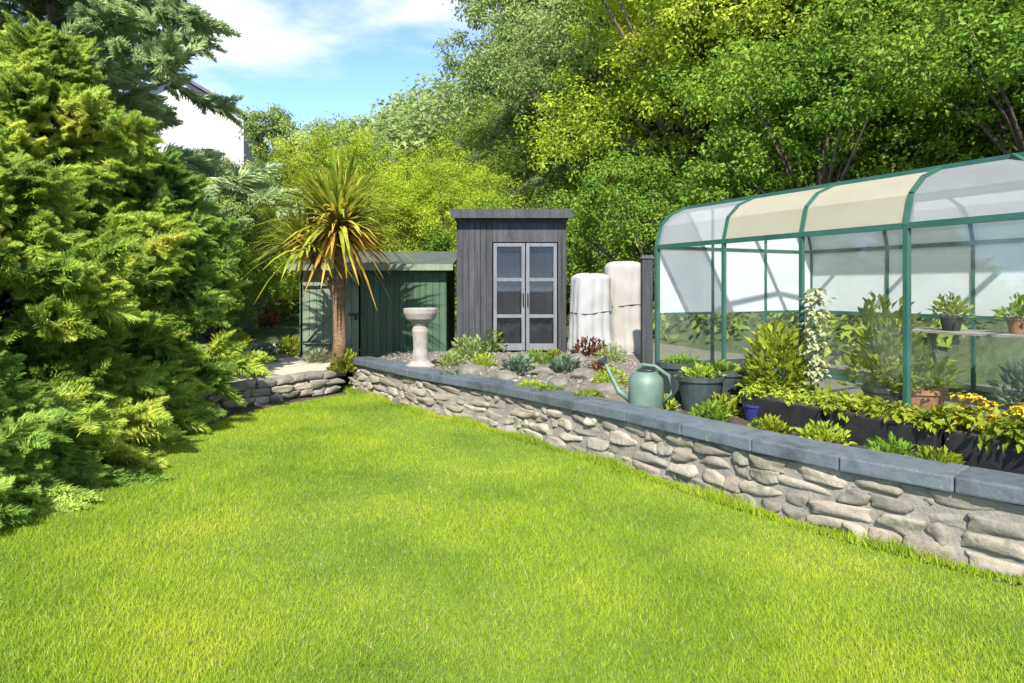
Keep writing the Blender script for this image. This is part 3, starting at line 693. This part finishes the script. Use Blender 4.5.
def cover(loc, sx, sy, sz, label, seed, mm, rz):
    """fitted cloth cover: rounded top, pleats that deepen towards a gathered hem"""
    t = thing('furniture_cover', loc, label, 'furniture cover', None, rz); b = MB(); n = 96; prof = []
    for k in range(34):
        q = k / 33
        if q < .72: z = sz * .93 * (q / .72); r = 1.06 - .12 * (z / sz) + .05 * math.exp(-((z - .12) / .08) ** 2) - .07 * math.exp(-((z - .03) / .05) ** 2)
        else: a = (q - .72) / .28 * PI / 2; z = sz * (.93 + .07 * math.sin(a)); r = .95 * max(.02, math.cos(a)) ** .55
        prof.append((r, z))
    vs = []
    for r, z in prof:
        for i in range(n):
            a = 2 * PI * i / n; c, s_ = math.cos(a), math.sin(a); e = (abs(c) ** 3.2 + abs(s_) ** 3.2) ** (-1 / 3.2)
            fold = 1 + (.055 * (abs(math.sin(a * 6.5 + seed + .8 * math.sin(z * 2.3))) * 2 - 1.2) + .03 * noise.noise(Vector((c * 2, s_ * 2, z * 1.6 + seed)))) * max(.15, 1 - z / sz * .8) + .012 * math.sin(z * 16 + 3 * math.sin(a * 2 + seed))
            vs.append((c * e * r * fold * sx, s_ * e * r * fold * sy, z + (.02 * noise.noise(Vector((c * 3, s_ * 3, seed))) if z > sz * .8 else 0)))
    m_ = len(prof); fs = [(i * n + k, i * n + (k + 1) % n, (i + 1) * n + (k + 1) % n, (i + 1) * n + k) for i in range(m_ - 1) for k in range(n)] + [tuple((m_ - 1) * n + k for k in range(n))]
    b.add(vs, fs); b.build('cover_cloth', mm, t, smooth=True)
    b = MB(); ring = [(math.cos(2 * PI * i / 40), math.sin(2 * PI * i / 40)) for i in range(41)]
    b.tube([(c * sx * 1.02 * (abs(c) ** 3.2 + abs(q) ** 3.2) ** (-1 / 3.2), q * sy * 1.02 * (abs(c) ** 3.2 + abs(q) ** 3.2) ** (-1 / 3.2), .045) for c, q in ring], .012, 6); b.build('hem_cord', M['mortar'], t)
    b = MB(); zc = sz * .52
    b.tube([(c * sx * 1.01 * (abs(c) ** 3.2 + abs(q) ** 3.2) ** (-1 / 3.2), q * sy * 1.01 * (abs(c) ** 3.2 + abs(q) ** 3.2) ** (-1 / 3.2), zc + .02 * math.sin(3 * c)) for c, q in ring], .009, 6); b.build('tie_cord', M['char'], t)
cover((1.36, 11.85, TER), .33, .33, 1.4, 'pale white cloth furniture cover next to the summerhouse', 1.0, M['bag'], .25)
cover((2.0, 12.2, TER), .36, .36, 1.62, 'taller warm white cloth furniture cover beside the timber post', 4.3, M['bag_warm'], -.1)
t = thing('timber_post', (2.05, 10.4, TER), 'dark timber post beside the far greenhouse corner', 'post')
b = MB(); b.box((0, 0, .8), (.16, .16, 1.6)); b.build('post_shaft', M['char'], t, bevel=.01); b = MB(); b.box((0, 0, 1.62), (.2, .2, .05), taper=.8); b.build('post_cap', M['char'], t)

# ------------------------------------------------------------------ rockery
def boulder(sz):
    bm = bmesh.new(); bmesh.ops.create_icosphere(bm, subdivisions=4, radius=1); o = Vector((rnd.random() * 60, rnd.random() * 60, 3)); mb = MB()
    planes = [Vector((rnd.gauss(0, 1), rnd.gauss(0, 1), rnd.gauss(0, .8))).normalized() for _ in range(9)]
    vs = []
    for v in bm.verts:
        q = v.co.copy()
        for p in planes:
            e = q.dot(p) - .68
            if e > 0: q -= p * e * .9
        q *= 1 + .10 * noise.noise(q * 2 + o) + .04 * noise.noise(q * 7 + o)
        vs.append((q.x * sz * .95, q.y * sz * .7, q.z * sz * .45 + sz * .06))
    mb.add(vs, [tuple(v.index for v in f.verts) for f in bm.faces]); bm.free(); return mb
rocks = [(470, 372, .24), (505, 378, .2), (540, 374, .26), (560, 386, .18), (585, 378, .25), (606, 392, .2), (520, 362, .3), (575, 362, .3)]
rl = ['flat pale rock by the birdbath', 'small rock behind the coping', 'broad pale rock in the rockery', 'small rock beside the silver leaves', 'buff rock near the watering can', 'low rock next to the mint can', 'large rock below the summerhouse door', 'large rock below the white bags']
for (px, py, s), lb in zip(rocks, rl):
    p = pt(px, py, TER); mb = boulder(s)
    o = mb.build('rockery_stone', M['rock'], smooth=True, loc=p); tag(o, lb, 'rock', 'rockery stones')
for px, py, m, r, h, lb in [(520, 374, 'mintleaf', .22, .22, 'silver green mound in front of the summerhouse'), (565, 372, 'mintleaf', .2, .2, 'silver green tuft beside the buff rock'), (470, 358, 'olive', .35, .35, 'dark olive shrub left of the summerhouse door'),
                            (492, 352, 'dark', .3, .42, 'dark leafy clump at the summerhouse corner'), (590, 356, 'redleaf', .3, .3, 'bronze leaved clump below the white bags'), (630, 346, 'redleaf', .3, .35, 'rusty leaved plant beside the timber post')]:
    tag(link('border_plant', plant_leaves(420, r, h, .09, .045, M[m]), None, pt(px, py, TER)), lb, 'plant')

more = [(452, 366, 'olive', .22, .2, 'olive mat plant behind the birdbath base'), (484, 366, 'mid', .2, .16, 'green mat between the first two rocks'), (536, 364, 'dark', .22, .22, 'dark tuft beneath the summerhouse doors'), (554, 360, 'chart', .16, .16, 'lime tuft beside the large rock at the doors'),
        (600, 374, 'redleaf', .2, .16, 'bronze mat in front of the cloth covers'), (612, 362, 'olive', .25, .28, 'olive clump in front of the warm white cover'), (530, 392, 'mid', .16, .1, 'green cushion on the back of the coping'), (588, 402, 'chart', .16, .1, 'lime cushion on the coping left of the mint can'),
        (450, 380, 'mintleaf', .15, .1, 'silver cushion beside the birdbath foot'), (548, 396, 'dark', .18, .1, 'dark cushion spilling over the coping'), (610, 384, 'mid', .22, .18, 'green clump between the buff rock and the mint can')]
for px, py, m, r, h, lb in more:
    tag(link('rockery_plant', plant_leaves(340, r, h, .055, .025, M[m]), None, pt(px, py, TER)), lb, 'plant')
def pebbles():
    n = 5200; X = rng.uniform(-2.2, 3, n); Y = rng.uniform(6, 12.3, n); k = inside(X, Y, [(p.x + .3, p.y + .2) for p in wl if p.y > 6] + [(2.0, 6.6), (1.7, 7.9), (2.0, 12.1), (-2.1, 12.3)]); X = X[k]; Y = Y[k]; n = len(X)
    base = np.array([(1, 0, 0), (-1, 0, 0), (0, 1, 0), (0, -1, 0), (0, 0, 1), (0, 0, -1), (.6, .6, .45), (-.6, .6, .45), (.6, -.6, .45), (-.6, -.6, .45)], float)
    F0 = np.array([(4, 6, 7), (4, 7, 9), (4, 9, 8), (4, 8, 6), (0, 2, 6), (2, 7, 6), (2, 1, 7), (1, 9, 7), (1, 3, 9), (3, 8, 9), (3, 0, 8), (0, 6, 8)])
    sc_ = (rng.random(n) ** 2 * .028 + .008)[:, None, None] * rng.uniform(.7, 1.3, (n, 1, 3)) * np.array([1, 1, .7]); a = rng.random(n) * 2 * PI
    Rz = np.stack([np.stack([np.cos(a), -np.sin(a), 0 * a], 1), np.stack([np.sin(a), np.cos(a), 0 * a], 1), np.tile([0, 0, 1.0], (n, 1))], 1)
    V = np.einsum('nij,nvj->nvi', Rz, (base[None] + rng.normal(0, .12, (n, 10, 3))) * sc_) + np.stack([X, Y, np.full(n, TER + .003)], 1)[:, None]
    me = mesh_np('terrace_pebbles', V.reshape(-1, 3), (F0[None] + (np.arange(n) * 10)[:, None, None]).reshape(-1, 3), M['pebble'])
    tag(link('terrace_pebbles', me), 'loose mixed gravel on the raised terrace', 'gravel', kind='stuff')
pebbles()
# left raised bed
for px, py, m, r, h, L, lb in [(232, 352, 'chart', .42, .45, .12, 'yellow-green mound at the left of the raised bed'), (262, 362, 'mintleaf', .3, .3, .1, 'grey-green mound in the raised bed'), (290, 356, 'chart', .3, .35, .1, 'yellow-green clump near the shed door'),
                           (268, 336, 'redleaf', .32, .75, .12, 'bronze shrub left of the shed door'), (240, 374, 'chart', .3, .22, .08, 'low yellow-green mat at the top of the low wall'), (318, 362, 'palefl', .25, .2, .07, 'cream flowered mat in front of the sage shed door'), (345, 372, 'chart', .22, .3, .1, 'yellow tuft at the foot of the cabbage palm'), (215, 338, 'palefl', .35, .4, .1, 'creamy flowered clump beside the big conifer')]:
    tag(link('bed_plant', plant_leaves(520, r, h, L, L * .4, M[m]), None, pt(px, py, .30)), lb, 'plant')

# ------------------------------------------------------------------ cabbage palm
cp = pt(338, 372, .3); px_, py_ = cp.x, cp.y
t = thing('cabbage_palm', cp, 'cabbage palm with orange dead leaf skirt in front of the green shed', 'palm tree')
b = MB(); b.tube([(0, 0, -.05), (.03, 0, .5), (.0, .02, 1.1), (.02, 0, 1.75), (.05, 0, 2.2)], [.13, .1, .085, .085, .07], 12); b.build('trunk', M['palmbark'], t, smooth=True)
me = blade_leaves(380, 1.45, .065, M['palmleaf'], 2.25, .6, 4, .75, 'leaf_head'); link('leaf_head', me, t)
me = blade_leaves(190, .95, .06, M['deadleaf'], 2.15, 1.4, 4, 1.0, 'dead_skirt'); o = link('dead_skirt', me, t); o['label'] = 'hanging skirt of orange dead leaves'
me = blade_leaves(220, 1.1, .055, M['palmleaf'], 1.95, .85, 4, .85, 'lower_leaf_head'); o = link('lower_leaf_head', me, t); o.location = (-.5, .1, -.05)
b = MB(); b.tube([(0, 0, 1.2), (-.3, .06, 1.55), (-.5, .1, 1.95)], [.06, .05, .045], 8); b.build('side_branch', M['palmbark'], t, smooth=True)

# ------------------------------------------------------------------ conifers on the left
def frond_proto(m, nl=44, L=.62):
    """one flat feathery spray along +X: stem with scale-leaf twigs both sides, tip drooping"""
    ps = []
    t = np.linspace(.05, 1, nl)
    P = np.stack([t * L, 0 * t, -.16 * L * t ** 2], 1)
    for sgn in (-1, 1):
        for k in range(3):
            a = rng.uniform(.4, 1.0, nl); ln = (.34 * L) * (1.02 - t) ** .7 * rng.uniform(.6, 1.25, nl) + .03
            D = np.stack([np.cos(a), sgn * np.sin(a), rng.normal(0, .3, nl) - .05], 1); N = np.tile([0, 0, 1.0], (nl, 1)) + rng.normal(0, .6, (nl, 3))
            ps.append(leaves_at(P + rng.normal(0, .008, (nl, 3)), N, D, ln, ln * .11 + .006, .1))
    return join(ps)
def place_fronds(proto, P, Dv, S, roll):
    """many copies of a spray welded into one crown"""
    V0, F0 = proto; n = len(P); D = unit(Dv); up = np.array([0, 0, 1.0]) + rng.normal(0, roll, (n, 3))
    Y = unit(np.cross(up, D)); Z = np.cross(D, Y)
    Mx = np.stack([D, Y, Z], 2) * S[:, None, None]
    V = np.einsum('nij,vj->nvi', Mx, V0) + P[:, None, :]
    Fq = F0[None] + (np.arange(n) * len(V0))[:, None, None]
    return V.reshape(-1, 3), Fq.reshape(-1, 3)
def conifer(name, loc, label, m, h, r, nb, per, shape, droop=.1, frL=.5, seed=1, z0=.15, lift=.25, cat='conifer', squash=1):
    """shape(t)-> relative radius at relative height. limbs carry sprays along their outer half"""
    t = thing(name, loc, label, cat)
    b = MB(); b.tube([(0, 0, -.1), (0, 0, h * .5), (0, 0, h * .92)], [.05 + h * .022, .03 + h * .012, .015], 9)
    P = []; D = []; S = []
    for i in range(nb):
        q = (i + rnd.random()) / nb; z = z0 + (h - z0) * q ** 1.1; az = i * 2.39996 + rnd.uniform(-.5, .5); rr = r * shape(q) * rnd.uniform(.72, 1.12)
        el = lift + .5 * q; d = Vector((math.cos(az), math.sin(az) * squash, 0))
        pts = [Vector((0, 0, z)) + d * rr * u + Vector((0, 0, rr * (math.sin(el) * u - droop * u * u * 1.6))) for u in (0, .35, .7, 1)]
        b.tube(pts, [.02 + .012 * h * (1 - q) * .5, .016, .010, .004], 5)
        for k in range(per):
            u = 1 - rnd.random() ** 1.3 * .75; uu = u * 3; a = min(int(uu), 2); p = pts[a].lerp(pts[a + 1], uu - a)
            side = rnd.uniform(-1.0, 1.0); dd = Matrix.Rotation(side * (1.25 - .5 * u), 3, 'Z') @ d
            P.append(p + Vector((rnd.gauss(0, .05), rnd.gauss(0, .05), rnd.gauss(0, .06)))); D.append((dd.x, dd.y, rnd.gauss(.22 + .3 * q, .4) - droop)); S.append(frL * rnd.uniform(.6, 1.15) * (1 - .35 * q))
    b.build('trunk', M['bark'], t, smooth=True)
    prot = [frond_proto(m) for _ in range(3)]; P = np.array(P); D = np.array(D); S = np.array(S) / .62; kk = rng.integers(0, 3, len(P))
    V, Fq = join([place_fronds(prot[j], P[kk == j], D[kk == j], S[kk == j], .75) for j in range(3)])
    link('foliage', mesh_np('foliage', V, Fq, m), t)
    return t
mound = lambda q: (1 - q) ** .45 * (.78 + .3 * math.sin(q * 14))
conifer('spreading_conifer', (-4.75, 6.2, 0), 'broad feathery golden-green conifer at the lawn edge', M['conifer'], 2.55, 1.7, 110, 34, mound, .12, .42, z0=.05)
conifer('spreading_conifer', (-5.9, 8.6, 0), 'tall golden conifer rising behind the broad one', M['conifer'], 4.6, 2.1, 130, 34, lambda q: (1 - q) ** .6 * (.8 + .3 * math.sin(q * 20)), .12, .5, z0=.2)
conifer('spreading_conifer', (-4.75, 4.2, 0), 'low conifer at the bottom left of the lawn', M['conifer_b'], 1.5, 1.45, 70, 32, mound, .1, .36, z0=.03)
conifer('green_conifer', (-5.1, 9.6, .3), 'soft green conifer between the golden ones and the shed', M['conifer_b'], 3.0, 1.12, 90, 34, lambda q: (1 - q) ** .5, .2, .40, z0=1.15)
conifer('green_conifer', (-5.1, 7.4, 0), 'low rounded conifer beside the gravel bed', M['conifer_b'], 1.25, .85, 50, 26, mound, .1, .34, z0=.03)
conifer('low_conifer', (-4.0, 5.05, 0), 'low feathery conifer sprawling over the soil at the near lawn edge', M['conifer_b'], .85, .85, 46, 26, mound, .12, .34, z0=.02, lift=.08)
conifer('low_conifer', (-4.25, 6.6, 0), 'low feathery conifer skirt below the broad golden one', M['conifer'], .8, .75, 40, 24, mound, .12, .34, z0=.02, lift=.08)
conifer('cedar_tree', (-9.8, 14.5, .2), 'tall grey-green cedar with drooping boughs at the top left', M['cedar'], 10.5, 5.2, 88, 24, lambda q: .75 + .35 * math.sin(q * 17) - .45 * q, .22, .95, z0=3.4, lift=.1)

# ------------------------------------------------------------------ broadleaf trees
def tree_proto(name, loc, label, m, h, cr, nl, per, L, trunk_h, lobes=26, rz=0, cat='tree', group=None, sz=1.0, crad=.34):
    """tapered trunk, limbs to every lobe, lobes made of leafy clumps with gaps between"""
    t = thing(name, loc, label, cat, group, rz)
    b = MB(); b.tube([(0, 0, -.6), (.04, .02, trunk_h * .5), (.0, .08, trunk_h), (.05, .05, h * .72)], [h * .03, h * .024, h * .02, h * .006], 10)
    cz = trunk_h + (h - trunk_h) * .5; hz = (h - trunk_h) * .5 * sz
    C = []; Rr = []
    for i in range(lobes):
        d = rdir(1)[0]; k = rnd.random() ** .45
        c = np.array([d[0] * cr * k, d[1] * cr * k, cz + d[2] * hz * k]); lr = cr * rnd.uniform(.22, .38)
        b.tube([(0, .04, trunk_h * rnd.uniform(.75, 1.1)), Vector((c[0] * .45, c[1] * .45, (trunk_h + c[2]) / 2 + .1)), Vector(c)], [h * .009, h * .006, h * .002], 5)
        for j in range(nl):
            dd = rdir(1)[0]; 
            if dd[2] < -.55: dd[2] *= .4
            C.append(c + dd * lr * rng.uniform(.75, 1.05) * np.array([1, 1, .8])); Rr.append(lr * rng.uniform(.6, 1.25) * crad)
    b.build('trunk', M['bark'], t, smooth=True)
    V, Fq = clumps(np.array(C), np.array(Rr), per, L, L * .55, .7, .35)
    link('crown', mesh_np('crown', V, Fq, m), t)
    return t
def on(x, y): return (x, y, hill_h(x, y) - .1)
tA = tree_proto('broadleaf_tree', on(5.0, 19), 'big bright lime-green arching tree above the white bags', M['lime'], 9.4, 5.0, 24, 66, .125, .6, 52, crad=.32)
tB = tree_proto('broadleaf_tree', on(9.4, 14.6), 'deep green tree spreading over the middle of the greenhouse', M['mid'], 7.4, 3.9, 24, 60, .115, .35, 42, crad=.34)
tC = tree_proto('broadleaf_tree', on(6.0, 13.4), 'shaded dark green tree behind the far greenhouse end', M['dark'], 5.0, 2.8, 20, 52, .10, .3, 32)
tD = tree_proto('broadleaf_tree', on(1.9, 34), 'muted green tall tree far beyond the sheds', M['olive'], 9.8, 4.9, 26, 44, .19, 1.0, 52, crad=.4)
for p, x, y, rz, s, lab in [
    (tA, 8.6, 23, 1.2, 1.0, 'tall bright tree at the top centre of the hillside'), (tA, 13.4, 20.5, 2.4, .95, 'bright sunlit tree high above the greenhouse roof'), (tB, 12.4, 15.6, .7, 1.05, 'broad mid-green tree uphill behind the greenhouse ridge'),
    (tB, 10.8, 9.6, 2.2, .95, 'mid-green tree behind the near half of the greenhouse'), (tA, 13.4, 10.0, 4.0, .75, 'lime tree at the far right of the hillside'), (tC, 8.2, 10.6, 1.9, .95, 'dark low tree close behind the greenhouse back'),
    (tC, 3.2, 15.4, 3.3, .8, 'dark bushy tree just behind the white bags'), (tB, 15.5, 25, 3.0, 1.2, 'high crown at the top of the hill slope'), (tB, 7.0, 28, 5.0, 1.35, 'tall tree on the skyline left of the hill top'), (tC, 17.0, 13.5, 5.0, 1.5, 'dark tree at the top right corner of the hillside'),
    (tB, 20.5, 19.5, 1.0, 1.4, 'uppermost tree on the right of the hillside'), (tB, 7.2, 17.5, 4.4, .95, 'mid-green tree under the tall bright one on the slope'), (tB, 11.5, 27, .3, 1.25, 'leafy crown between the two bright hillside trees'),
    (tD, 8.4, 38, 1.6, 1.45, 'tall muted tree right of the patch of blue sky'), (tD, 2.9, 26, 3.9, .78, 'muted tree half hidden behind the big arching lime tree'), (tD, -8.9, 31, 2.7, .70, 'round muted tree behind the cabbage palm'), (tA, -5.6, 23, .4, .58, 'small lime tree just behind the cabbage palm head'), (tA, -2.2, 21, 3.4, .5, 'yellow-green tree left of the summerhouse roof'),
    (tC, -7.2, 16.5, 2.0, .6, 'dark low tree left of the green shed'), (tD, -13.5, 27, .8, .45, 'muted tree below the white house'), (tD, -10.9, 26, 3.8, .47, 'muted tree hiding the right wall of the white house'), (tB, -9.5, 19, 5.5, .42, 'leafy tree behind the golden conifers'), (tC, .3, 17.5, 4.0, .75, 'dark bush-like tree behind the summerhouse'), (tB, -5.6, 19.5, 5.1, .5, 'mid-green tree between the cedar and the shed roof')]:
    dup(p, on(x, y), rz, s, lab)
def far_wood():
    n = 900; X = rng.uniform(-22, 40, n); Y = rng.uniform(46, 100, n); Z = np.array([hill_h(x, y) for x, y in zip(X, Y)])
    V, Fq = clumps(np.stack([X, Y, Z + 1.6], 1), rng.uniform(1.6, 3.0, n), 130, .5, .28, .9, .5)
    tag(link('far_woodland', mesh_np('far_woodland', V, Fq, M['olive'])), 'hazy green wood on the far hill beyond the trees', 'woodland', kind='stuff')
far_wood()
def scrub():
    n = 5200; X = rng.uniform(-9, 30, n); Y = rng.uniform(9, 48, n)
    Z = np.array([hill_h(x, y) for x, y in zip(X, Y)]); k = Z > .6; C = np.stack([X, Y, Z], 1)[k]; C[:, 2] += .25
    V, Fq = clumps(C, rng.uniform(.35, 1.0, len(C)), 46, .2, .1, .8, .5)
    tag(link('hillside_undergrowth', mesh_np('hillside_undergrowth', V, Fq, M['scrub'])), 'leafy green undergrowth covering the slope below the trees', 'undergrowth', kind='stuff')
scrub()

# ------------------------------------------------------------------ neighbouring houses
def house(loc, rz, w_, d_, eh, rh, label, m):
    t = thing('house', loc, label, 'house', None, rz)
    b = MB(); b.prism([(-w_ / 2, 0), (w_ / 2, 0), (w_ / 2, eh), (0, eh + rh), (-w_ / 2, eh)], -d_, (0, -d_ / 2, 0), (1, 0, 0)); b.build('wall', m, t)
    b = MB(); e = .35; y0 = -d_ / 2 - e; y1 = d_ / 2 + e; k = rh / (w_ / 2)
    b.slab((-w_ / 2 - e, y0, eh - k * e + .03), (0, y0, eh + rh + .03), (0, y1, eh + rh + .03), (-w_ / 2 - e, y1, eh - k * e + .03), .14)
    b.slab((0, y0, eh + rh + .03), (w_ / 2 + e, y0, eh - k * e + .03), (w_ / 2 + e, y1, eh - k * e + .03), (0, y1, eh + rh + .03), .14); r = b.build('roof', M['slate'], t)
    b = MB(); b.box((0, d_ * .3, eh + rh + .5), (.9, .6, 1.6)); b.build('chimney', m, r)
    for x in (-w_ * .24, w_ * .24):
        for z in (1.5, 4.0):
            if z + .7 < eh:
                b = MB(); b.box((x, -d_ / 2 - .02, z), (1.2, .07, 1.3)); f = b.build('window', M['white_trim'], t)
                b = MB(); b.box((x, -d_ / 2 - .05, z), (1.0, .03, 1.1)); b.build('pane', M['window'], f)
    return t
house((-17.5, 38, hill_h(-17.5, 38)), R(14), 6.0, 9, 6.3, 1.7, 'white rendered house with slate roof seen between the trees', M['render'])
house((-21.5, 24, hill_h(-21.5, 24)), R(10), 8, 9, 7.2, 3.6, 'grey slate roofed house at the top left behind the cedar', M['slate'])

# ------------------------------------------------------------------ things of one kind share a group
GROUPS = {'tree': 'broadleaf trees on the bank and beyond the garden', 'conifer': 'conifers along the left side of the lawn', 'plant pot': 'potted plants on the terrace and in the greenhouse',
          'plant': 'low plants in the gravel beds', 'furniture cover': 'cloth covered furniture by the summerhouse', 'house': 'neighbouring houses beyond the trees'}
for o in scene.objects:
    if o.get('category') in GROUPS and 'group' not in o: o['group'] = GROUPS[o['category']]
